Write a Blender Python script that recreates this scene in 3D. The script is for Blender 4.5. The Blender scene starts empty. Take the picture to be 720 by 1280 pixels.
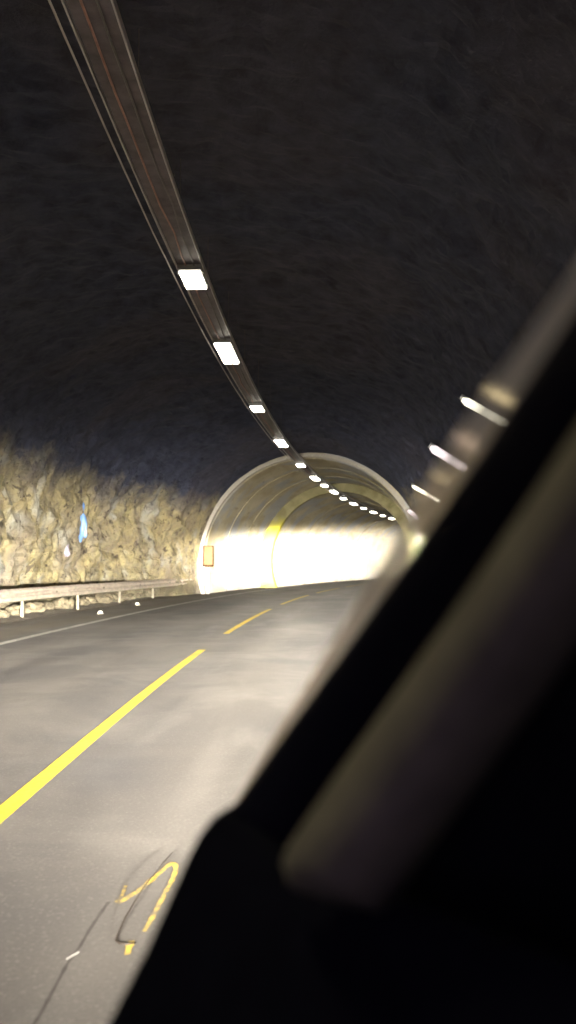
import bpy, bmesh, math, random
from mathutils import Vector, noise, Matrix
random.seed(7)
S = bpy.context.scene
COL = S.collection
R = math.radians

# ------------------------------------------------------------------ helpers
def link(name, me, mat=None, parent=None):
    o = bpy.data.objects.new(name, me); COL.objects.link(o)
    if mat: me.materials.append(mat)
    if parent: o.parent = parent
    return o
def tag(o, label=None, cat=None, group=None, kind=None):
    if label: o['label'] = label
    if cat: o['category'] = cat
    if group: o['group'] = group
    if kind: o['kind'] = kind
    return o
def empty(name, loc=(0, 0, 0), rz=0.0):
    o = bpy.data.objects.new(name, None); COL.objects.link(o)
    o.location = loc; o.rotation_euler = (0, 0, rz); o.empty_display_size = .2
    return o
class MB:
    """collects shapes of ONE part"""
    def __init__(s): s.bm = bmesh.new()
    def box(s, c, d, rot=None, bev=0.0):
        r = bmesh.ops.create_cube(s.bm, size=1.0)
        M = Matrix.Translation(Vector(c)) @ (rot.to_matrix().to_4x4() if rot else Matrix()) @ Matrix.Diagonal((*d, 1))
        bmesh.ops.transform(s.bm, matrix=M, verts=r['verts'])
        if bev:
            es = list({e for v in r['verts'] for e in v.link_edges})
            bmesh.ops.bevel(s.bm, geom=es, offset=bev, segments=2, profile=.6, affect='EDGES')
        return s
    def tube(s, pts, r, n=8):
        rings = []
        m = len(pts)
        for i, p in enumerate(pts):
            p = Vector(p)
            t = (Vector(pts[min(i+1, m-1)]) - Vector(pts[max(i-1, 0)])).normalized()
            a = t.cross(Vector((0, 0, 1)))
            if a.length < 1e-3: a = t.cross(Vector((1, 0, 0)))
            a.normalize(); b = t.cross(a)
            rr = r[i] if isinstance(r, (list, tuple)) else r
            rings.append([s.bm.verts.new(p + (a*math.cos(k*2*math.pi/n) + b*math.sin(k*2*math.pi/n))*rr) for k in range(n)])
        for A, B in zip(rings, rings[1:]):
            for k in range(n): s.bm.faces.new((A[k], A[(k+1) % n], B[(k+1) % n], B[k]))
        s.bm.faces.new(rings[0][::-1]); s.bm.faces.new(rings[-1])
        return s
    def grid(s, rows, closed=False):
        V = [[s.bm.verts.new(p) for p in row] for row in rows]
        for A, B in zip(V, V[1:]):
            n = len(A)
            for k in range(n if closed else n-1):
                s.bm.faces.new((A[k], A[(k+1) % n], B[(k+1) % n], B[k]))
        return V
    def build(s, name, mat, parent=None, smooth=False):
        bmesh.ops.recalc_face_normals(s.bm, faces=s.bm.faces)
        me = bpy.data.meshes.new(name); s.bm.to_mesh(me); s.bm.free()
        if smooth:
            for p in me.polygons: p.use_smooth = True
        return link(name, me, mat, parent)

class NT:
    """tiny node helper"""
    def __init__(s, name):
        s.m = bpy.data.materials.new(name); s.m.use_nodes = True
        s.n = s.m.node_tree.nodes; s.l = s.m.node_tree.links
        s.b = s.n['Principled BSDF']
    def new(s, t, **k):
        o = s.n.new(t)
        for a, v in k.items():
            if hasattr(o, a): setattr(o, a, v)
        return o
    def set(s, inp, v):
        if isinstance(v, bpy.types.NodeSocket): s.l.new(v, inp)
        else: inp.default_value = v
    def noise(s, vec, scale, detail=4, rough=.55, dist=0):
        o = s.new('ShaderNodeTexNoise'); s.l.new(vec, o.inputs['Vector'])
        o.inputs['Scale'].default_value = scale; o.inputs['Detail'].default_value = detail
        o.inputs['Roughness'].default_value = rough; o.inputs['Distortion'].default_value = dist
        return o.outputs['Fac']
    def vor(s, vec, scale, feat='DISTANCE_TO_EDGE'):
        o = s.new('ShaderNodeTexVoronoi'); o.feature = feat; s.l.new(vec, o.inputs['Vector'])
        o.inputs['Scale'].default_value = scale
        return o
    def ramp(s, fac, stops):
        o = s.new('ShaderNodeValToRGB'); s.l.new(fac, o.inputs['Fac'])
        e = o.color_ramp.elements
        while len(e) < len(stops): e.new(.5)
        for x, (p, c) in zip(e, stops):
            x.position = p; x.color = (c, c, c, 1) if not isinstance(c, tuple) else (*c, 1)
        return o.outputs['Color']
    def mix(s, f, a, b, mode='MIX'):
        o = s.new('ShaderNodeMix'); o.data_type = 'RGBA'; o.blend_type = mode
        s.set(o.inputs[0], f)
        for i, v in ((6, a), (7, b)):
            s.set(o.inputs[i], v if isinstance(v, bpy.types.NodeSocket) else (*v, 1))
        return o.outputs[2]
    def math(s, op, a, b=0.0, c=0.0, clamp=False):
        o = s.new('ShaderNodeMath'); o.operation = op; o.use_clamp = clamp
        s.set(o.inputs[0], a); s.set(o.inputs[1], b); s.set(o.inputs[2], c)
        return o.outputs[0]
    def bump(s, h, strength=.5, dist=.05):
        o = s.new('ShaderNodeBump'); s.l.new(h, o.inputs['Height'])
        o.inputs['Strength'].default_value = strength; o.inputs['Distance'].default_value = dist
        s.l.new(o.outputs[0], s.b.inputs['Normal'])
    def col(s, c): s.set(s.b.inputs['Base Color'], c if isinstance(c, bpy.types.NodeSocket) else (*c, 1))
    def rough(s, r, spec=.5): s.set(s.b.inputs['Roughness'], r); s.b.inputs['Specular IOR Level'].default_value = spec
    def obj(s): return s.new('ShaderNodeTexCoord').outputs['Object']
    def uv(s): return s.new('ShaderNodeTexCoord').outputs['UV']

def plain(name, c, rough=.6, metal=0.0, spec=.5, var=.25, scale=9.0, bump=0.0):
    t = NT(name); v = t.obj()
    n = t.noise(v, scale, 5)
    t.col(t.mix(t.ramp(n, [(.3, 0.0), (.7, 1.0)]), tuple(x*(1-var) for x in c), tuple(min(1, x*(1+var)) for x in c)))
    t.rough(rough, spec); t.b.inputs['Metallic'].default_value = metal
    if bump: t.bump(t.noise(v, scale*6, 4), bump, .01)
    return t.m

# ------------------------------------------------------------------ tunnel alignment
# u = metres right of the tunnel axis, s = metres along it, camera at (0,0,1.3)
DS = .5; S0 = -20.0
AX0 = -1.65
def kappa(s): return 0.0 if s < 6 else (1/215 if s < 60 else 1/300)
_tab = []
def _build():
    x, y, th = AX0, 0.0, 0.0
    fw = []
    s = 0.0
    while s <= 240: fw.append((s, x, y, th)); k = kappa(s); thm = th+k*DS/2; x += math.sin(thm)*DS; y += math.cos(thm)*DS; th += k*DS; s += DS
    bk = [(-i*DS, AX0, -i*DS, 0.0) for i in range(int(-S0/DS), 0, -1)]
    return bk+fw
_tab = _build()
def axis(s):
    i = (s - S0)/DS; j = max(0, min(len(_tab)-2, int(math.floor(i)))); f = i-j
    a, b = _tab[j], _tab[j+1]
    return a[1]+(b[1]-a[1])*f, a[2]+(b[2]-a[2])*f, a[3]+(b[3]-a[3])*f
def P(s, u, z=0.0):
    x, y, th = axis(s)
    return Vector((x + u*math.cos(th), y - u*math.sin(th), z))
def frange(a, b, d):
    n = max(1, round((b-a)/d)); return [a+(b-a)*i/n for i in range(n+1)]
def sstep(a, b, x):
    t = max(0.0, min(1.0, (x-a)/(b-a))); return t*t*(3-2*t)

# ------------------------------------------------------------------ materials
def mat_road():
    t = NT('worn_asphalt'); uv = t.uv()
    sep = t.new('ShaderNodeSeparateXYZ'); t.l.new(uv, sep.inputs[0]); u = sep.outputs['X']; s = sep.outputs['Y']
    mp = t.new('ShaderNodeMapping'); t.l.new(uv, mp.inputs[0]); mp.inputs['Scale'].default_value = (1, .16, 1)
    stre = t.noise(mp.outputs[0], 1.1, 5, .6, .6)
    blot = t.noise(uv, .42, 5, .6, .8)
    fine = t.noise(uv, 60, 3, .7)
    base = t.mix(t.ramp(stre, [(.32, 0.0), (.68, 1.0)]), (.085, .077, .072), (.2, .182, .165))
    base = t.mix(t.ramp(blot, [(.44, 0.0), (.6, .7)]), base, (.085, .08, .08))
    # polished lighter wheel paths of both lanes
    def band(c, w):
        d = t.math('ABSOLUTE', t.math('SUBTRACT', u, c))
        return t.math('SUBTRACT', 1.0, t.math('DIVIDE', d, w), clamp=True)
    tr = t.math('ADD', t.math('ADD', band(1.05, .55), band(2.55, .5)), t.math('ADD', band(-.95, .6), band(-2.5, .6)), clamp=True)
    base = t.mix(t.math('MULTIPLY', tr, .45), base, (.2, .18, .16))
    pale = t.ramp(t.noise(uv, .7, 5, .62, .7), [(.48, 0.0), (.66, .38)])
    base = t.mix(pale, base, (.3, .275, .245))
    agg = t.vor(uv, 38, 'F1')
    base = t.mix(t.ramp(agg.outputs['Distance'], [(.1, .35), (.35, 0.0)]), base, (.3, .28, .25))
    # dusty shoulder
    sh = t.math('GREATER_THAN', t.math('MULTIPLY', u, -1.0), 3.55)
    base = t.mix(t.math('MULTIPLY', t.math('MULTIPLY', sh, t.ramp(stre, [(.35, 0.0), (.6, 1.0)])), .6), base, (.2, .17, .12))
    base = t.mix(t.ramp(fine, [(.3, .35), (.75, 0.0)]), base, (.03, .03, .03), 'MIX')
    # damp darker patches of fresh asphalt
    dp = t.ramp(t.noise(uv, .25, 2, .5, .3), [(.58, 0.0), (.66, .6)])
    base = t.mix(dp, base, (.062, .062, .068))
    t.col(base)
    t.rough(t.ramp(stre, [(.3, .48), (.7, .7)]), .45)
    t.bump(t.noise(uv, 90, 3, .7), .35, .01)
    return t.m
def mat_rock(name='blasted_rock', c1=(.46, .39, .2), c2=(.25, .22, .15), dark=(.07, .055, .045)):
    t = NT(name); v = t.obj()
    big = t.noise(v, .55, 4, .6, .5); mid = t.noise(v, 2.0, 7, .66, .25)
    c = t.mix(t.ramp(mid, [(.36, 0.0), (.62, 1.0)]), c2, c1)
    c = t.mix(t.ramp(big, [(.44, 0.0), (.6, .65)]), c, (.29, .25, .2))
    grey = t.noise(v, .9, 3, .5, .2)
    c = t.mix(t.ramp(grey, [(.54, 0.0), (.66, .7)]), c, (.42, .42, .38))
    hole = t.ramp(t.noise(v, 2.6, 4, .6, .5), [(.36, 1.0), (.41, 0.0)])
    c = t.mix(t.math('MULTIPLY', hole, .85), c, dark)
    sk = t.ramp(t.noise(v, 6.5, 3, .6, .2), [(.3, .8), (.37, 0.0)])
    c = t.mix(sk, c, dark)
    fac = t.vor(v, 1.9, 'F1'); fc = t.new('ShaderNodeSeparateColor'); t.l.new(fac.outputs['Color'], fc.inputs[0])
    c = t.mix(t.math('MULTIPLY', fc.outputs[0], .5), c, t.mix(1.0, c, (.55, .5, .45), 'MULTIPLY'))
    # crown: rock colour turned dark bluish grey upward, painting the unlit fade
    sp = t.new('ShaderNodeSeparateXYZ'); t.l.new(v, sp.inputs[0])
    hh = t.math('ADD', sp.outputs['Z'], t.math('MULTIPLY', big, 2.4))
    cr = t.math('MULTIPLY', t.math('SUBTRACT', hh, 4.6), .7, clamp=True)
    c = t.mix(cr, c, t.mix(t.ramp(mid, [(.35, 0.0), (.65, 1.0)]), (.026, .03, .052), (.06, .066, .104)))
    # wall foot darkened toward the ground, painting the shade behind the rail
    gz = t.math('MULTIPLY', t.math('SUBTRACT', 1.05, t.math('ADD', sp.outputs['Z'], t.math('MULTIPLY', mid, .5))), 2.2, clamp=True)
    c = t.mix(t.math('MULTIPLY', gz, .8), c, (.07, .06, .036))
    # faint brown reflection painted into the rock colour as soft patches
    br = t.ramp(t.noise(v, .18, 1, .4), [(.52, 0.0), (.58, .12)])
    c = t.mix(br, c, t.mix(.5, c, (.2, .13, .09)))
    t.col(c); t.rough(.85, .25)
    t.bump(t.noise(v, 6, 8, .72, .1), .75, .14)
    return t.m
def mat_concrete():
    t = NT('lining_concrete'); v = t.obj(); uv = t.uv()
    mp = t.new('ShaderNodeMapping'); t.l.new(uv, mp.inputs[0]); mp.inputs['Scale'].default_value = (.5, 1.4, 1)
    n = t.noise(mp.outputs[0], .8, 5, .6, .5); m = t.noise(v, .5, 3, .5, .2); f = t.noise(v, 3.5, 5, .6)
    c = t.mix(t.ramp(n, [(.35, 0.0), (.65, 1.0)]), (.36, .31, .2), (.52, .47, .34))
    c = t.mix(t.ramp(m, [(.47, 0.0), (.6, .7)]), c, (.33, .36, .42))
    c = t.mix(t.ramp(f, [(.5, 0.0), (.75, .45)]), c, (.3, .26, .2))
    # dark running water stains in a few places
    st = t.ramp(t.noise(mp.outputs[0], 2.2, 2, .5, 0), [(.66, 0.0), (.72, .6)])
    c = t.mix(st, c, (.2, .18, .15))
    t.col(c); t.rough(.95, .04); t.bump(f, .2, .03)
    return t.m
def mat_emit(name, c, s):
    t = NT(name); t.b.inputs['Emission Color'].default_value = (*c, 1)
    t.b.inputs['Emission Strength'].default_value = s; t.col(c); t.rough(.4)
    return t.m
def mat_paint(name, c, wear, dark=(.13, .12, .11)):
    t = NT(name); v = t.obj()
    n = t.noise(v, 26, 5, .7, .4); b = t.noise(v, 1.4, 4, .6)
    w = t.math('ADD', t.ramp(n, [(.42, wear), (.62, 0.0)]), t.ramp(b, [(.35, wear*.6), (.6, 0.0)]), clamp=True)
    t.col(t.mix(w, c, dark)); t.rough(.6, .4); t.bump(n, .2, .004)
    return t.m
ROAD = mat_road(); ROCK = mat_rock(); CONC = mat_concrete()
DIRT = plain('shoulder_gravel', (.12, .1, .07), .9, var=.5, scale=7, bump=.6)
YEL = mat_paint('yellow_road_paint', (.78, .54, .03), .55, (.3, .24, .06))
WHT = mat_paint('white_road_paint', (.72, .7, .64), .5)
SPRAY = mat_paint('yellow_spray_paint', (.72, .5, .07), .62)
GALV = plain('galvanised_steel', (.6, .52, .43), .5, .25, var=.22, scale=4, bump=.1)
POSTM = plain('rail_post_steel', (.17, .15, .11), .6, .2, var=.35, scale=6)
TRAYM = plain('tray_pan_metal', (.085, .07, .08), .5, .4, var=.45, scale=5, bump=.15)
EDGEM = plain('tray_edge_metal', (.6, .57, .58), .38, .4, var=.2, scale=3)
CABM = plain('black_cable', (.1, .09, .09), .5)
ORCAB = plain('reddish_cable', (.32, .17, .14), .5)
HOUS = plain('lamp_housing_paint', (.35, .35, .34), .4, .5)
LAMP = mat_emit('lamp_diffuser', (1, .93, .76), 26)
STREAK = mat_emit('white_streak_glow', (1, .95, .75), 1.7)
STREAK2 = mat_emit('pinkish_streak_glow', (.95, .85, .9), .85)
def ring_mat():
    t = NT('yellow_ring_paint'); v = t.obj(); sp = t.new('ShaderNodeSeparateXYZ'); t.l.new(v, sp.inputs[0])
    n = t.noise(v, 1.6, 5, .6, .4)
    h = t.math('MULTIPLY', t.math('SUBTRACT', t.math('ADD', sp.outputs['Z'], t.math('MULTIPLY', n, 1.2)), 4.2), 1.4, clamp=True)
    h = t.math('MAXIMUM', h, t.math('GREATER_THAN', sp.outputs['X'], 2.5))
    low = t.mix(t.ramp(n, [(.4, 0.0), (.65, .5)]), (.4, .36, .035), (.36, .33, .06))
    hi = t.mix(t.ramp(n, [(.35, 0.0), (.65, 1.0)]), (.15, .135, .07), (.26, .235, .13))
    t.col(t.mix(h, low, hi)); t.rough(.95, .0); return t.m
YRING = ring_mat()
BLACKP = plain('black_cabin_plastic', (.006, .006, .008), .8, spec=.1, var=.2, scale=30)

# ------------------------------------------------------------------ ground and road
def strip(name, s0, s1, u0, u1, z, mat, step=1.0, uvs=False, nu=1, zfun=None):
    ss = frange(s0, s1, step); us = [u0+(u1-u0)*k/nu for k in range(nu+1)]
    bm = bmesh.new(); L = bm.loops.layers.uv.new('uv')
    V = [[bm.verts.new(P(s, u, z+(zfun(s, u) if zfun else 0))) for u in us] for s in ss]
    for i in range(len(ss)-1):
        for k in range(nu):
            f = bm.faces.new((V[i][k], V[i][k+1], V[i+1][k+1], V[i+1][k]))
            for lp, (a, b) in zip(f.loops, ((i, k), (i, k+1), (i+1, k+1), (i+1, k))): lp[L].uv = (us[b], ss[a])
    me = bpy.data.meshes.new(name); bm.to_mesh(me); bm.free()
    return link(name, me, mat)
bmg = MB(); bmg.grid([[Vector((x, y, -.35)) for x in (-500, -60, 60, 500)] for y in (-500, -60, 100, 600)])
tag(bmg.build('ground', DIRT), kind='structure')
road = strip('road', -16, 200, -5.35, 4.1, 0, ROAD, 1.0)
tag(road, kind='structure')
rndz = lambda s, u: .05*noise.noise(Vector((u*1.7, s*1.3, 3)))+.045*max(0, abs(u)-5.6)
tag(strip('gravel_verge', -16, 39.5, -7.6, -5.35, .004, DIRT, .3, nu=8, zfun=lambda s, u: rndz(s, u)*sstep(5.35, 5.7, abs(u))-.02*0), kind='structure')
tag(strip('raised_walkway', -16, 37.4, 4.1, 6.6, .12, DIRT, 1.0, nu=3), kind='structure')
# centre line: 9 m dashes, 3 m gaps, as separate painted bars of one marking
ml = MB()
for k in range(-1, 15):
    a = 3.65+12*k
    ml.grid([[P(s, .05, .004), P(s, .165, .004)] for s in frange(a, a+9, .5)])
tag(ml.build('centre_line', YEL), kind='structure')
for u in (-3.42, 3.3):
    ml = MB(); ml.grid([[P(s, u-.085, .004), P(s, u+.085, .004)] for s in frange(-14, 190, 1)])
    tag(ml.build('edge_line', WHT), kind='structure')

# ------------------------------------------------------------------ rock cavern
def rock_profile(s):
    """list of (u,z,nu,nz) from the left foot over the crown to the right foot"""
    k = sstep(27, 38, s)
    wl = 6.9*(1-k)+5.4*k; wr = 6.1*(1-k)+5.4*k; top = 7.7*(1-k)+6.72*k; sp = 2.6*(1-k)+1.35*k
    pts = []
    N1, N2 = 26, 60
    for i in range(N1): pts.append((-wl, -.35+(sp+.35)*i/N1, 1, 0))
    for i in range(N2*2+1):
        a = math.pi*i/(N2*2); e = .86+.14*k
        cu, su = math.cos(a), math.sin(a)
        w = wl if cu > 0 else wr
        u = -w*math.copysign(abs(cu)**e, cu); z = sp+(top-sp)*abs(su)**e
        pts.append((u, z, cu, -su))
    for i in range(N1-1, -1, -1): pts.append((wr, -.35+(sp+.35)*i/N1, -1, 0))
    return pts
def rock_disp(p, s):
    am = (1-.7*sstep(33.5, 37.4, s))*(1-.45*sstep(3.2, 5.5, p.z))
    q = Vector((p.x*.55, p.y*.42, p.z*.6))
    d, _ = noise.voronoi(q*1.35); blk = (d[1]-d[0])
    d2, _ = noise.voronoi(p*1.5+Vector((3, 1, 7))); b2 = (d2[1]-d2[0])
    n = noise.fractal(p*.45, 1.0, 2.1, 4)
    n2 = noise.fractal(p*2.3, .9, 2.0, 3)
    return am*(.36*n + .17*(blk-.25) + .13*(b2-.2) + .12*n2 + .05*noise.fractal(p*6, .8, 2.0, 2))
ss = frange(-10, 7, .45)[:-1]+frange(7, 41, .14)
V = []
for s in ss:
    x, y, th = axis(s); row = []
    for (u, z, nu, nz) in rock_profile(s):
        p = P(s, u, z)
        d = rock_disp(p, s)
        if z < .6: d *= .7
        d = max(-.35, min(.75, d))
        d = min(d, .75-.73*sstep(33, 37, s))
        inn = Vector((nu*math.cos(th), -nu*math.sin(th), nz)).normalized()
        if nz < -.3: d = min(d, .55)
        q = p + inn*d
        if s > 37.7:
            k = sstep(37.7, 38.3, s); a = Vector((u, z-1.3)); a = a.normalized()*5.25 if z > 1.3 else Vector((math.copysign(5.25, u), z-1.3))
            q = q.lerp(P(s, a.x, a.y+1.3), k)
        q.y += .04*noise.noise(p*1.9)*(1-sstep(33, 37, s))
        row.append(q)
    V.append(row)
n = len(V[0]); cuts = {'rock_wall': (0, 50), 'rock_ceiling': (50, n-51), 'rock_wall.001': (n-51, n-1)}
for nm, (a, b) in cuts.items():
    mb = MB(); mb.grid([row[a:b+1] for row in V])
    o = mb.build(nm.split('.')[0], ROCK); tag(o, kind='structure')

# ------------------------------------------------------------------ concrete lining
def horseshoe(r, zc, n=56):
    a0 = math.asin(min(1, zc/r))
    return [(-r*math.cos(a), zc+r*math.sin(a)) for a in frange(-a0, math.pi+a0, (math.pi+2*a0)/n)]
def shell(name, s0, s1, r0, r1, zc, parent, mat, step=1.0, n=56):
    """closed ring-walled tube, r0 inside, r1 outside"""
    bm = bmesh.new(); L = bm.loops.layers.uv.new('uv')
    sv = frange(s0, s1, step); I = horseshoe(r0, zc, n); O = [(u*r1/r0, zc+(z-zc)*r1/r0) for u, z in I]
    O[0] = (O[0][0], 0.0); O[-1] = (O[-1][0], 0.0)
    A = [[bm.verts.new(P(s, u, z)) for u, z in I] for s in sv]
    B = [[bm.verts.new(P(s, u, z)) for u, z in O] for s in sv]
    def q(a, b, c, d, uv):
        f = bm.faces.new((a, b, c, d))
        for lp, w in zip(f.loops, uv): lp[L].uv = w
    for i in range(len(sv)-1):
        for k in range(n):
            w = [(sv[i], k*.28), (sv[i+1], k*.28), (sv[i+1], k*.28+.28), (sv[i], k*.28+.28)]
            q(A[i][k], A[i+1][k], A[i+1][k+1], A[i][k+1], w)
            q(B[i][k], B[i][k+1], B[i+1][k+1], B[i+1][k], [w[0], w[3], w[2], w[1]])
        for k in (0, n): q(A[i][k], B[i][k], B[i+1][k], A[i+1][k], w)
    for i in (0, len(sv)-1):
        A[i] = [bm.verts.new(v.co) for v in A[i]]; B[i] = [bm.verts.new(v.co) for v in B[i]]   # crisp lip
        for k in range(n):
            w = [(sv[i], k*.28), (sv[i], k*.28+.28), (sv[i]+.3, k*.28+.28), (sv[i]+.3, k*.28)]
            q(A[i][k], A[i][k+1], B[i][k+1], B[i][k], w)
    bmesh.ops.recalc_face_normals(bm, faces=bm.faces)
    me = bpy.data.meshes.new(name); bm.to_mesh(me); bm.free()
    for p in me.polygons: p.use_smooth = True
    return link(name, me, mat, parent)
SA = 37.6; SB = 49.5
near = empty('tunnel_lining', (0, 0, 0))
tag(near, 'wide pale concrete arch standing out of the dark rock where the cavern ends', 'tunnel arch')
shell('arch_wall', SA+.3, SB, 5.1, 5.4, 1.3, near, CONC)
shell('portal_ring', SA, SA+.3, 5.13, 5.3, 1.3, near, plain('portal_edge_concrete', (.36, .33, .28), .95, spec=.0, var=.1), .3)
for s in (41.6, 45.6): shell('panel_joint', s, s+.14, 5.075, 5.097, 1.3, near, plain('joint_strip_mortar', (.33, .29, .18), .95, spec=.05, var=.2), .14)
far = empty('tunnel_lining', (0, 0, 0))
tag(far, 'narrower concrete arch behind a yellowish ring, curving away to the right', 'tunnel arch')
shell('arch_wall', SB+.55, 200, 4.3, 4.5, 1.6, far, CONC, 1.5)
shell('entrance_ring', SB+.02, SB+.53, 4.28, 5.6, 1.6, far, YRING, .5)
for s in (58, 76): shell('panel_joint', s, s+.1, 4.27, 4.297, 1.6, far, bpy.data.materials['joint_strip_mortar'], .1)

# ------------------------------------------------------------------ cable tray under the crown
ZT = 5.68
tray = empty('cable_tray', (0, 0, 0))
tag(tray, 'long dark metal cable tray hanging under the tunnel crown and bending right with the lamps', 'cable tray')
def along(u, z, r, name, mat, wob=0.0, s0=-8, s1=120, st=.8, n=6, sd=0):
    mb = MB(); mb.tube([P(s, u+wob*noise.noise(Vector((s*.9, sd, 0))), z+wob*.6*noise.noise(Vector((s*.7, sd, 9)))) for s in frange(s0, s1, st)], r, n)
    return mb.build(name, mat, tray, True)
def beam(uc, zc, w, h, name, mat, s0=-8, s1=120):
    mb = MB(); mb.grid([[P(s, uc-w/2, zc-h/2), P(s, uc+w/2, zc-h/2), P(s, uc+w/2, zc+h/2), P(s, uc-w/2, zc+h/2)] for s in frange(s0, s1, .8)], closed=True)
    return mb.build(name, mat, tray)
beam(.03, ZT+.06, .36, .012, 'tray_floor', TRAYM)
beam(.222, ZT+.08, .016, .085, 'side_rail', EDGEM); beam(-.168, ZT+.08, .016, .085, 'side_rail', EDGEM)
along(-.262, ZT+.03, .011, 'support_wire', EDGEM, .012, sd=1)
along(-.02, ZT+.038, .012, 'power_cable', ORCAB, .05, sd=5)
along(.11, ZT+.036, .01, 'power_cable', CABM, .04, sd=8)
for s in frange(-6, 36, 3):
    mb = MB(); th = axis(s)[2]
    mb.tube([P(s, -.19, ZT+.13), P(s, -.19, ZT+1.9)], .006, 6)
    mb.box(P(s, .02, ZT+.135), (.46, .035, .02), rot=Matrix.Rotation(-th, 3, 'Z').to_euler())
    mb.build('hanger', CABM, tray)
for s in frange(39, 117, 3):
    mb = MB()
    mb.box(P(s, .03, ZT+.135), (.46, .035, .02), rot=Matrix.Rotation(-axis(s)[2], 3, 'Z').to_euler())
    mb.build('hanger', EDGEM, tray)

# ------------------------------------------------------------------ ceiling lamps
def ceiling_lamp(long):
    Ln = 1.5 if long else .72
    r = empty('ceiling_lamp')
    MB().box((0, 0, .05), (.36, Ln+.1, .1), bev=.015).build('housing', HOUS, r)
    d = MB(); d.box((0, 0, -.012), (.31, Ln, .024), bev=.008); d.build('diffuser', LAMP, r)
    for y in (-Ln*.36, Ln*.36): c = MB(); c.box((0, y, .0), (.385, .03, .03)); c.build('clip', HOUS, r)
    return r
def copy_tree(o):
    c = o.copy(); COL.objects.link(c)
    for ch in o.children:
        d = ch.copy(); COL.objects.link(d); d.parent = c
    return c
short0 = ceiling_lamp(False); long0 = ceiling_lamp(True)
spots = [(0, 1), (5.2, 0), (11.95, 0), (16.2, 1), (22.0, 0), (28.3, 1), (34.6, 0), (39.8, 1), (43.4, 0), (47.2, 1), (51.2, 0), (55.6, 1), (60, 0), (64.5, 1), (69, 0), (73.5, 1), (78, 0), (82.5, 1), (87, 0), (92, 1), (97, 0), (102, 1), (108, 0)]
lab = {2: 'short square ceiling lamp, nearest and largest in the row under the tray',
       3: 'long slanted ceiling lamp, second nearest under the tray',
       4: 'short ceiling lamp, third along the dark rock crown',
       5: 'long ceiling lamp on the tray just in front of the concrete arch',
       6: 'short ceiling lamp right at the top edge of the concrete arch',
       7: 'long ceiling lamp just inside the concrete arch mouth',
       8: 'short ceiling lamp between the first two joints of the wide arch',
       9: 'long ceiling lamp close in front of the yellowish inner ring',
       10: 'short ceiling lamp just beyond the yellowish inner ring'}
usedp = set()
for i, (s, lg) in enumerate(spots):
    src = long0 if lg else short0
    o = src if lg not in usedp else copy_tree(src); usedp.add(lg)
    o.location = P(s, .03, ZT-.03 - (0.0 if s < SB else .06)); o.rotation_euler = (0, 0, -axis(s)[2])
    tag(o, lab.get(i, 'small bright ceiling lamp in the distant row inside the inner concrete arch' if i > 10 else ['long ceiling lamp straight above the vehicle roof', 'short ceiling lamp just ahead of and above the vehicle'][i % 2]), 'lamp', 'ceiling lamps under the cable tray')

# ------------------------------------------------------------------ glowing tubes standing in for the bright streaks on the right
def glow_streak(s, u, z, ln, dirv, r, mat, label, spr):
    th = axis(s)[2]
    o = empty('glow_streak', P(s, u, z)); o.rotation_euler = (0, 0, -th)
    a = Vector(dirv).normalized()*ln/2
    MB().tube([-a, -a*.8, a*.8, a], [r*.5, r, r, r*.5], 10).build('tube', mat, o, True)
    m = MB(); m.tube([-a*1.05+Vector((0, .05, .05)), a*1.05+Vector((0, .05, .05))], r*.7, 8); m.build('reflector', HOUS, o)
    m = MB(); m.tube([a*.7+Vector((0, .05, .05)), Vector((spr, .25, .3))], .02, 6); m.build('streak_side_rod', POSTM, o)
    tag(o, label, 'lamp', 'glowing streaks along the right rock wall')
glow_streak(14.6, 4.93, 4.08, .95, (.86, -.05, -.52), .075, STREAK, 'short tilted white glowing streak on the right rock wall, highest and nearest the vehicle pillar', 1.5)
glow_streak(20.8, 5.1, 4.05, 1.1, (.83, -.05, -.55), .11, STREAK2, 'thicker pinkish white glowing streak on the right rock wall, second highest of the row', 1.4)
glow_streak(30.6, 5.2, 4.0, 1.2, (.84, -.05, -.5), .07, STREAK, 'thin tilted glowing streak on the right rock wall, right of the arch shoulder', 1.0)
glow_streak(35.5, 4.95, 3.45, .9, (.8, -.05, -.6), .09, STREAK2, 'dim tilted glowing streak lowest on the right rock wall, touching the arch edge', .7)

# ------------------------------------------------------------------ guard rail on the left
gr = empty('guard_rail', (0, 0, 0))
tag(gr, 'long pale steel guard rail on posts in front of the left rock wall', 'guard rail')
prof = [(0, .145), (.02, .155), (.075, .105), (.08, .06), (.022, .02), (.02, -.02), (.08, -.06), (.075, -.105), (.02, -.155), (0, -.145),
        (-.006, -.15), (.012, -.152), (.068, -.1), (.072, -.062), (.014, -.022), (.012, .022), (.072, .062), (.068, .1), (.012, .152), (-.006, .15)]
UR = -5.6
mb = MB()
mb.grid([[P(s, UR+a+.0+(.0 if s < 36 else -.0), .6+b-(0 if s < 35.6 else .0)) for a, b in prof] for s in frange(-12, 37.3, .8)], closed=True)
mb.build('beam', GALV, gr)
for s in frange(-8, 36, 4):
    th = axis(s)[2]; m = MB(); rt = Matrix.Rotation(-th, 3, 'Z').to_euler()
    m.box(P(s, UR-.09, .33), (.08, .05, .82), rot=rt, bev=.008); m.box(P(s, UR-.03, .6), (.075, .11, .2), rot=rt, bev=.006)
    m.build('post', POSTM, gr)
for s in frange(-10, 34, 4):
    m = MB(); m.tube([P(s, UR+.02, .6), P(s, UR+.045, .6)], .03, 8); m.build('bolt', POSTM, gr)

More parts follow.
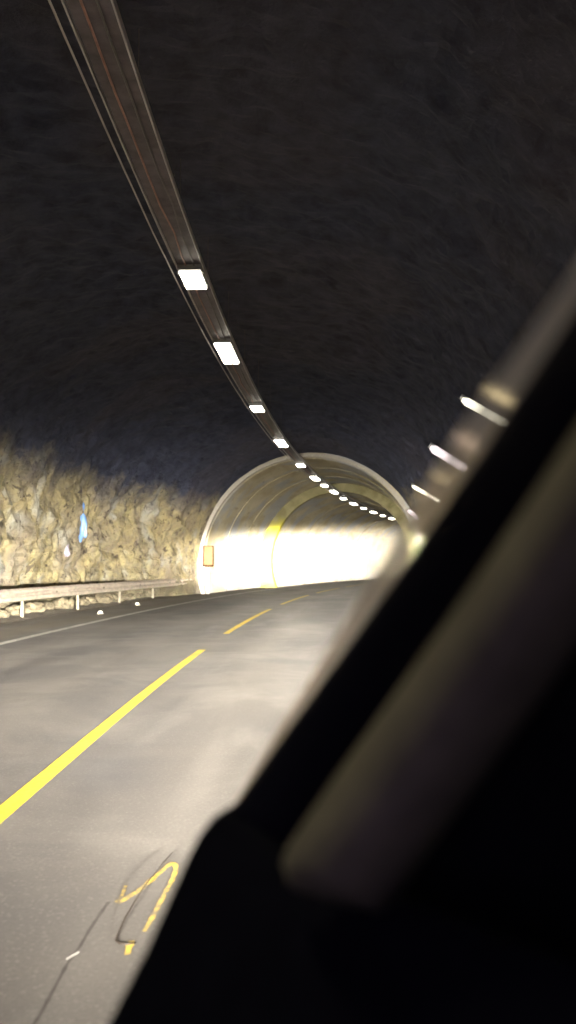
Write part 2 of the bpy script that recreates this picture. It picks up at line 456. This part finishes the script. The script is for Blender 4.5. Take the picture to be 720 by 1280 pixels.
# ------------------------------------------------------------------ cabinet on the arch edge
th = axis(37.3)[2]
cb = empty('emergency_cabinet', P(37.35, -4.75, 0)); cb.rotation_euler = (0, 0, -th+R(4))
tag(cb, 'small upright brown framed box with pale orange face on the left edge of the arch', 'cabinet')
BRN = plain('brown_frame_paint', (.016, .007, .003), .95, spec=.0, var=.2)
ORF = plain('pale_orange_panel', (.13, .07, .035), .95, spec=.0, var=.12)
m = MB(); m.box((0, .02, 1.78), (.5, .16, .98), bev=.02); m.build('case', BRN, cb)
m = MB(); m.box((.02, -.075, 1.8), (.4, .03, .86), bev=.01); m.build('face_panel', ORF, cb)
m = MB(); m.box((.18, -.1, 1.78), (.02, .03, .12), bev=.004); m.build('handle', BRN, cb)
m = MB(); m.box((0, .06, .65), (.09, .06, 1.3), bev=.008); m.build('post', POSTM, cb)

# ------------------------------------------------------------------ things on the verge and rock face
studm = plain('white_reflector_plastic', (.85, .85, .8), .3, var=.05)
for s, u, lb in ((21.8, -4.25, 'small white road stud on the left shoulder, nearer of the two'), (26.6, -4.6, 'small white road stud on the left shoulder, farther one nearer the guard rail')):
    o = empty('road_stud', P(s, u, .0)); o.rotation_euler = (0, 0, -axis(s)[2])
    m = MB(); m.box((0, 0, .018), (.16, .14, .036), bev=.012); m.build('base', POSTM, o)
    m = MB(); m.box((0, -.03, .056), (.10, .05, .05), bev=.012); m.build('reflector', studm, o)
    tag(o, lb, 'road stud', 'white studs on the left shoulder')
def blob(name, c, sx, sz, mat, label, sd, cat):
    # ragged drip-shaped sheet of ice with real thickness
    bm = bmesh.new(); bmesh.ops.create_icosphere(bm, subdivisions=4, radius=1)
    for v in bm.verts:
        p = v.co.copy(); w = .55+.45*(-p.z)*.9
        v.co = Vector((p.x*sx*w, p.y*.1, p.z*sz)) * (1+.35*noise.noise(p*2.1+Vector((sd, 0, 0))))
        v.co.x += .12*sx*noise.noise(Vector((0, sd, p.z*3)))*3
    me = bpy.data.meshes.new(name); bm.to_mesh(me); bm.free()
    for pl in me.polygons: pl.use_smooth = True
    o = link(name, me, mat); o.location = c; return tag(o, label, cat)
ICE = plain('pale_blue_ice', (.16, .3, .62), .25, var=.12, scale=5)
PNK = plain('pale_lilac_ice', (.4, .37, .48), .4, var=.12, scale=5)
# ------------------------------------------------------------------ loose rocks at the wall foot
def boulder_mesh(sd):
    bm = bmesh.new(); bmesh.ops.create_icosphere(bm, subdivisions=3, radius=1)
    for v in bm.verts:
        p = v.co.copy(); d, _ = noise.voronoi(p*1.1+Vector((sd*3.7, 0, 0)))
        v.co = p*(.75+.4*(d[1]-d[0])+.22*noise.noise(p*1.6+Vector((0, sd, 0))))
        v.co.z *= .72
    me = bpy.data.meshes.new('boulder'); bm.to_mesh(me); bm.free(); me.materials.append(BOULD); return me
BOULD = plain('darkened_tan_rock', (.085, .07, .042), .9, var=.6, scale=2.5, bump=.7)  # boulder colour darkened to put the rail's shade into it
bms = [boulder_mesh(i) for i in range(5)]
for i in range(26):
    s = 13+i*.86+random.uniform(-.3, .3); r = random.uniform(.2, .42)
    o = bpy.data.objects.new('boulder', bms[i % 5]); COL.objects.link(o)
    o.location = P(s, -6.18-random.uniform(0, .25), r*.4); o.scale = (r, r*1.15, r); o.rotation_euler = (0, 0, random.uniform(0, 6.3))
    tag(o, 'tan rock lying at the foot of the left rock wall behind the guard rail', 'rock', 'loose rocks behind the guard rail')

# ------------------------------------------------------------------ marks and litter on the near road
def pix(x, y, d):
    """point d metres ahead on the sight line; used to size the cabin around the camera"""
    return camM @ Vector(((x-360)/1005*d, (640-y)/1005*d, -d))
cam_d = bpy.data.cameras.new('camera'); cam = bpy.data.objects.new('camera', cam_d); COL.objects.link(cam)
cam.location = (0, 0, 1.3); cam.rotation_euler = (R(90+3.87), 0, R(.46))
bpy.context.view_layer.update(); camM = cam.matrix_world.copy()
def road_pt(x, y, z=0.0):
    d = (camM.to_3x3() @ Vector(((x-360)/1005, (640-y)/1005, -1))); t = (z-1.3)/d.z
    return Vector((0, 0, 1.3))+d*t
def ribbon(pts, ws, z, name, mat):
    P3 = [road_pt(*p) for p in pts]; m = MB(); rows = []
    for i, p in enumerate(P3):
        t = (P3[min(i+1, len(P3)-1)]-P3[max(i-1, 0)]); t.z = 0; t.normalize(); nrm = Vector((t.y, -t.x, 0))
        w = ws[i]*(1+.7*noise.noise(p*23))
        rows.append([Vector((p.x, p.y, z))-nrm*w/2, Vector((p.x, p.y, z))+nrm*w/2])
    m.grid(rows); return m.build(name, mat)
def interp(pts, n=6):
    out = []
    for a, b in zip(pts, pts[1:]):
        for k in range(n): f = k/n; out.append((a[0]+(b[0]-a[0])*f, a[1]+(b[1]-a[1])*f))
    return out+[pts[-1]]
pp = interp([(146, 1130), (158, 1124), (172, 1116), (190, 1101), (207, 1086), (215, 1080), (219, 1082), (220, 1089), (215, 1102), (206, 1118), (196, 1138), (188, 1153), (180, 1166)], 4)
sm = ribbon(pp, [.027-.011*i/len(pp) for i in range(len(pp))], .005, 'spray_mark', SPRAY); tag(sm, kind='structure')
sm = ribbon(interp([(165, 1178), (161, 1186), (159, 1195)], 4), [.02]*9, .005, 'spray_mark', SPRAY); tag(sm, kind='structure')
tag(ribbon(interp([(151, 1125), (154, 1117), (157, 1109)], 3), [.014]*7, .006, 'spray_mark', SPRAY), kind='structure')
crk = plain('asphalt_crack_filler', (.075, .067, .06), .8, var=.3)
cp = interp([(136, 1128), (124, 1145), (112, 1163), (100, 1184), (84, 1206), (66, 1240), (50, 1270), (30, 1300)], 5)
tag(ribbon(cp, [.012]*len(cp), .003, 'road_crack', crk), kind='structure')
wp = [road_pt(x, y, z) for x, y, z in ((215, 1066, .03), (206, 1076, .045), (195, 1090, .05), (181, 1107, .05), (168, 1127, .045), (156, 1148, .03), (148, 1165, .018), (145, 1175, .012), (149, 1179, .008), (160, 1180, .008), (170, 1178, .008))]
wire = MB(); wire.tube(wp, [.002, .0025, .0025, .0025, .003, .003, .003, .004, .003, .003, .002], 6)
w = wire.build('wire', plain('dark_bent_wire', (.06, .045, .035), .35, .5), None, True)
tag(w, 'thin dark hooked wire lying across the yellow spray mark on the asphalt', 'wire')
chip = MB(); c0 = road_pt(91, 1194, .008)
chip.box(c0, (.007, .06, .003), rot=Matrix.Rotation(R(-28), 3, 'Z').to_euler(), bev=.002)
tag(chip.build('litter', plain('white_scrap', (.38, .36, .33), .6, var=.1)), 'tiny white sliver on the road crack left of the yellow spray mark', 'litter')

# ice on rock: find the rock surface along a sight line so that it sits on it
dg = bpy.context.evaluated_depsgraph_get(); bpy.context.view_layer.update(); dg = bpy.context.evaluated_depsgraph_get()
def hit(x, y):
    d = (camM.to_3x3() @ Vector(((x-360)/1005, (640-y)/1005, -1))).normalized()
    ok, loc, nr, *_ = S.ray_cast(dg, Vector((0, 0, 1.3)), d); return loc-d*.1
blob('ice_patch', hit(103, 652), .24, .62, ICE, 'narrow pale blue drip of ice on the left rock wall', 3, 'ice')
blob('ice_patch', hit(84, 688), .13, .2, PNK, 'tiny pale lilac ice spot low on the left rock wall', 6, 'ice')

# ------------------------------------------------------------------ the vehicle we sit in
van = empty('vehicle', (0, 0, 0))
tag(van, 'dark blurred windscreen pillar and cabin edge close at the lower right', 'vehicle')
def loft(rows, name, mat, parent, thick=.02, smooth=True):
    """rows of sight points (x, y, depth) -> surface with real thickness behind it"""
    m = MB(); m.grid([[pix(*p) for p in r] for r in rows]); o = m.build(name, mat, parent, smooth)
    so = o.modifiers.new('thick', 'SOLIDIFY'); so.thickness = thick; so.offset = 0
    return o
# pillar edge stations: (x, y, depth) of the dark inner edge
ed = [(120, 1400, .72), (150, 1280, .74), (194, 1192, .76), (217, 1140, .77), (238, 1092, .78), (258, 1052, .79), (274, 1030, .8), (296, 1014, .8)]
pe = [(284, 1022, .8), (304, 1002, .79), (350, 935, .77), (400, 866, .73), (450, 797, .68), (500, 728, .63), (550, 657, .58), (600, 585, .53), (650, 511, .48), (700, 436, .44), (760, 345, .4), (840, 225, .36)]
du, dv = .80, .60
def prow(e, offs, k=1.0):
    x, y, d = e; return [(x+o*du, y+o*dv, d+z*k) for o, z in offs]
garn = NT('pillar_garnish'); garn.col((.012, .012, .015)); garn.rough(.8, .1)
loft([prow(e, [(0, .0), (10, -.012), (40, -.02), (78, -.025), (92, -.02)]) for e in pe], 'windscreen_pillar', garn.m, van, .012)
TRIM = plain('grey_trim_cloth', (.22, .195, .12), .9, var=.2, scale=20)
offs = [(86, -.02), (96, -.055), (110, -.085), (130, -.105), (150, -.11), (172, -.10), (195, -.07), (218, -.03)]
loft([prow((274, 1030, .8), [(108+k*3, -.16+.004*k) for k in range(7)]), prow((280, 1025, .8), [(99+(o-86)*.4, z*.5-.12) for o, z in offs]), prow((290, 1014, .8), [(92+(o-86)*.65, z*.8-.12) for o, z in offs])]+[prow(e, [(o, z*(.4+e[2]*.8)-.12*max(0, (e[2]-.4)/.4)) for o, z in offs]) for e in pe[1:]], 'pillar_trim', TRIM, van, .012)
loft([prow(e, [(208, -.045), (260, -.04), (420, -.05), (900, -.08)]) for e in pe], 'door_panel', BLACKP, van, .012)
# windscreen edge: narrow band of dusty, rough glass beside the pillar
g = NT('dusty_glass_edge'); out = g.n['Material Output']
rf = g.new('ShaderNodeBsdfRefraction'); rf.inputs['IOR'].default_value = 1.03; rf.inputs['Roughness'].default_value = .4; rf.inputs['Color'].default_value = (.8, .75, .7, 1)
df = g.new('ShaderNodeBsdfTranslucent'); df.inputs['Color'].default_value = (.85, .8, .85, 1)
rf.inputs['Color'].default_value = (1, .82, .55, 1)
tp = g.new('ShaderNodeBsdfTransparent'); m0 = g.new('ShaderNodeMixShader'); m0.inputs[0].default_value = .7; g.l.new(tp.outputs[0], m0.inputs[1]); g.l.new(rf.outputs[0], m0.inputs[2])
mx = g.new('ShaderNodeMixShader'); mx.inputs[0].default_value = .5; g.l.new(m0.outputs[0], mx.inputs[1]); g.l.new(df.outputs[0], mx.inputs[2]); g.l.new(mx.outputs[0], out.inputs['Surface'])
gw = [4, 8, 14, 20, 27, 34, 42, 48, 48, 42, 38, 36]
m = MB(); m.grid([[pix(x-w_*.83+0*k, y-w_*.56, d) if k == 0 else pix(x+6, y+4, d) for k in (0, 1)] for (x, y, d), w_ in zip(pe, gw)])
m.build('windscreen_edge', g.m, van)
loft([[(e[0], e[1], e[2]), (e[0]+14, e[1]+9, e[2]-.01), (e[0]+90, e[1]+70, e[2]-.05), (e[0]+500, e[1]+220, .5), (1300, e[1]+320, .45)] for e in ed], 'dashboard', BLACKP, van, .03)
loft([prow(pe[1], [(2, .02), (40, .02), (400, .0), (900, 0)]), prow(pe[0], [(-3, .01), (40, .01), (400, .0), (900, 0)]), prow(ed[-1], [(0, .01), (60, .01), (400, .0), (900, 0)]), prow(ed[-2], [(0, .02), (60, .01), (400, .0), (900, 0)])], 'mirror_corner', BLACKP, van, .02)
m = MB(); c = pix(487, 1035, .62)
bmesh.ops.create_icosphere(m.bm, subdivisions=2, radius=.0022, matrix=Matrix.Translation(c)); m.build('teal_speck', mat_emit('teal_speck_glow', (.2, .8, .7), .12), van)  # glowing bead added in place of a tiny teal reflection
# nose of the vehicle with its headlamps, below the view
NOSE = plain('dark_car_paint', (.03, .03, .035), .3, var=.1)
m = MB(); m.box((.0, .58, .55), (1.7, .3, .5), bev=.08); m.build('front_panel', NOSE, van)
def head(x):
    m = MB(); m.tube([(x, .735, .62), (x, .76, .62)], .09, 20); h = m.build('headlight', mat_emit('headlight_glass', (1, .95, .85), 2), van)
    ld = bpy.data.lights.new('headlight_beam', 'SPOT'); lo = bpy.data.objects.new('headlight_beam', ld); COL.objects.link(lo); lo.parent = van
    lo.location = (x, .80, .62); lo.rotation_euler = (R(90), 0, 0)
    ld.spot_size = R(150); ld.spot_blend = .3; ld.shadow_soft_size = .05; ld.energy = 1.0
    ld.color = (1, .94, .83); ld.use_nodes = True
    nt = ld.node_tree; N = nt.nodes; L = nt.links; N.clear()
    o = N.new('ShaderNodeOutputLight'); e = N.new('ShaderNodeEmission'); L.new(e.outputs[0], o.inputs[0])
    tc = N.new('ShaderNodeTexCoord'); sp = N.new('ShaderNodeSeparateXYZ'); L.new(tc.outputs['Normal'], sp.inputs[0])
    def mt(op, a, b=0.0, cl=False):
        n_ = N.new('ShaderNodeMath'); n_.operation = op; n_.use_clamp = cl
        for i, v in ((0, a), (1, b)):
            if isinstance(v, bpy.types.NodeSocket): L.new(v, n_.inputs[i])
            else: n_.inputs[i].default_value = v
        return n_.outputs[0]
    az = mt('ABSOLUTE', sp.outputs['Z'])
    ax = mt('DIVIDE', sp.outputs['X'], az); ey = mt('MULTIPLY', mt('DIVIDE', sp.outputs['Y'], az), UPSIGN)
    def gau(v, w): q = mt('DIVIDE', v, w); return mt('EXPONENT', mt('MULTIPLY', mt('MULTIPLY', q, q), -1.0))
    def flat(v, w): q = mt('DIVIDE', v, w); q = mt('MULTIPLY', q, q); return mt('EXPONENT', mt('MULTIPLY', mt('MULTIPLY', q, q), -1.0))
    up = mt('MAXIMUM', ey, 0.0); dn = mt('MAXIMUM', mt('MULTIPLY', ey, -1.0), 0.0)
    below = mt('POWER', mt('ADD', 1.0, mt('MULTIPLY', dn, 10.0)), -4.6)     # reach of the beam on the road
    hot = mt('MULTIPLY', mt('MULTIPLY', flat(mt('SUBTRACT', ax, .065), HOTW), mt('EXPONENT', mt('MULTIPLY', mt('POWER', mt('DIVIDE', up, .054), 7.0), -1.0))), HOT)
    wide = mt('MULTIPLY', mt('MULTIPLY', gau(ax, .75), gau(up, .13)), WIDE)
    hot = mt('MULTIPLY', hot, gau(dn, .1))
    tot = mt('ADD', mt('MULTIPLY', hot, mt('POWER', mt('ADD', 1.0, mt('MULTIPLY', dn, 20.0)), -4.0)), mt('MULTIPLY', wide, mt('POWER', mt('ADD', 1.0, mt('MULTIPLY', dn, 8.0)), -4.9)))
    cut = mt('SUBTRACT', 1.0, gau(dn, .026))                          # low beam: starts just under the horizon
    low = mt('MULTIPLY', mt('MULTIPLY', gau(ax, .85), cut), LOW)
    tot = mt('ADD', tot, mt('MULTIPLY', low, mt('POWER', mt('ADD', 1.0, mt('MULTIPLY', dn, 8.0)), -5.2)))
    tot = mt('ADD', tot, SPILL)
    L.new(tot, e.inputs['Strength'])
UPSIGN = 1.0; HOTW = .15; HOT = 2600000; LOW = 640000; WIDE = 78000; SPILL = 20
head(-.62); head(.62)

# ------------------------------------------------------------------ world, camera, colour
w = bpy.data.worlds.new('World'); S.world = w; w.use_nodes = True
bg = w.node_tree.nodes['Background']; bg.inputs[0].default_value = (.55, .45, .95, 1); bg.inputs[1].default_value = .7  # violet ambient added, entering the open tunnel rear to tint the crown
cam_d.sensor_fit = 'VERTICAL'; cam_d.sensor_height = 36; cam_d.lens = 36*1005/1280
cam_d.clip_start = .02; cam_d.clip_end = 1500
cam_d.dof.use_dof = True; cam_d.dof.focus_distance = 7; cam_d.dof.aperture_fstop = cam_d.lens/15
S.camera = cam
S.render.engine = 'CYCLES'
S.cycles.use_denoising = True; S.cycles.max_bounces = 6; S.cycles.diffuse_bounces = 4; S.cycles.sample_clamp_indirect = 6
S.cycles.caustics_reflective = False
S.view_settings.view_transform = 'Standard'; S.view_settings.look = 'None'
S.view_settings.exposure = 0; S.view_settings.gamma = 1; S.view_settings.use_curve_mapping = False
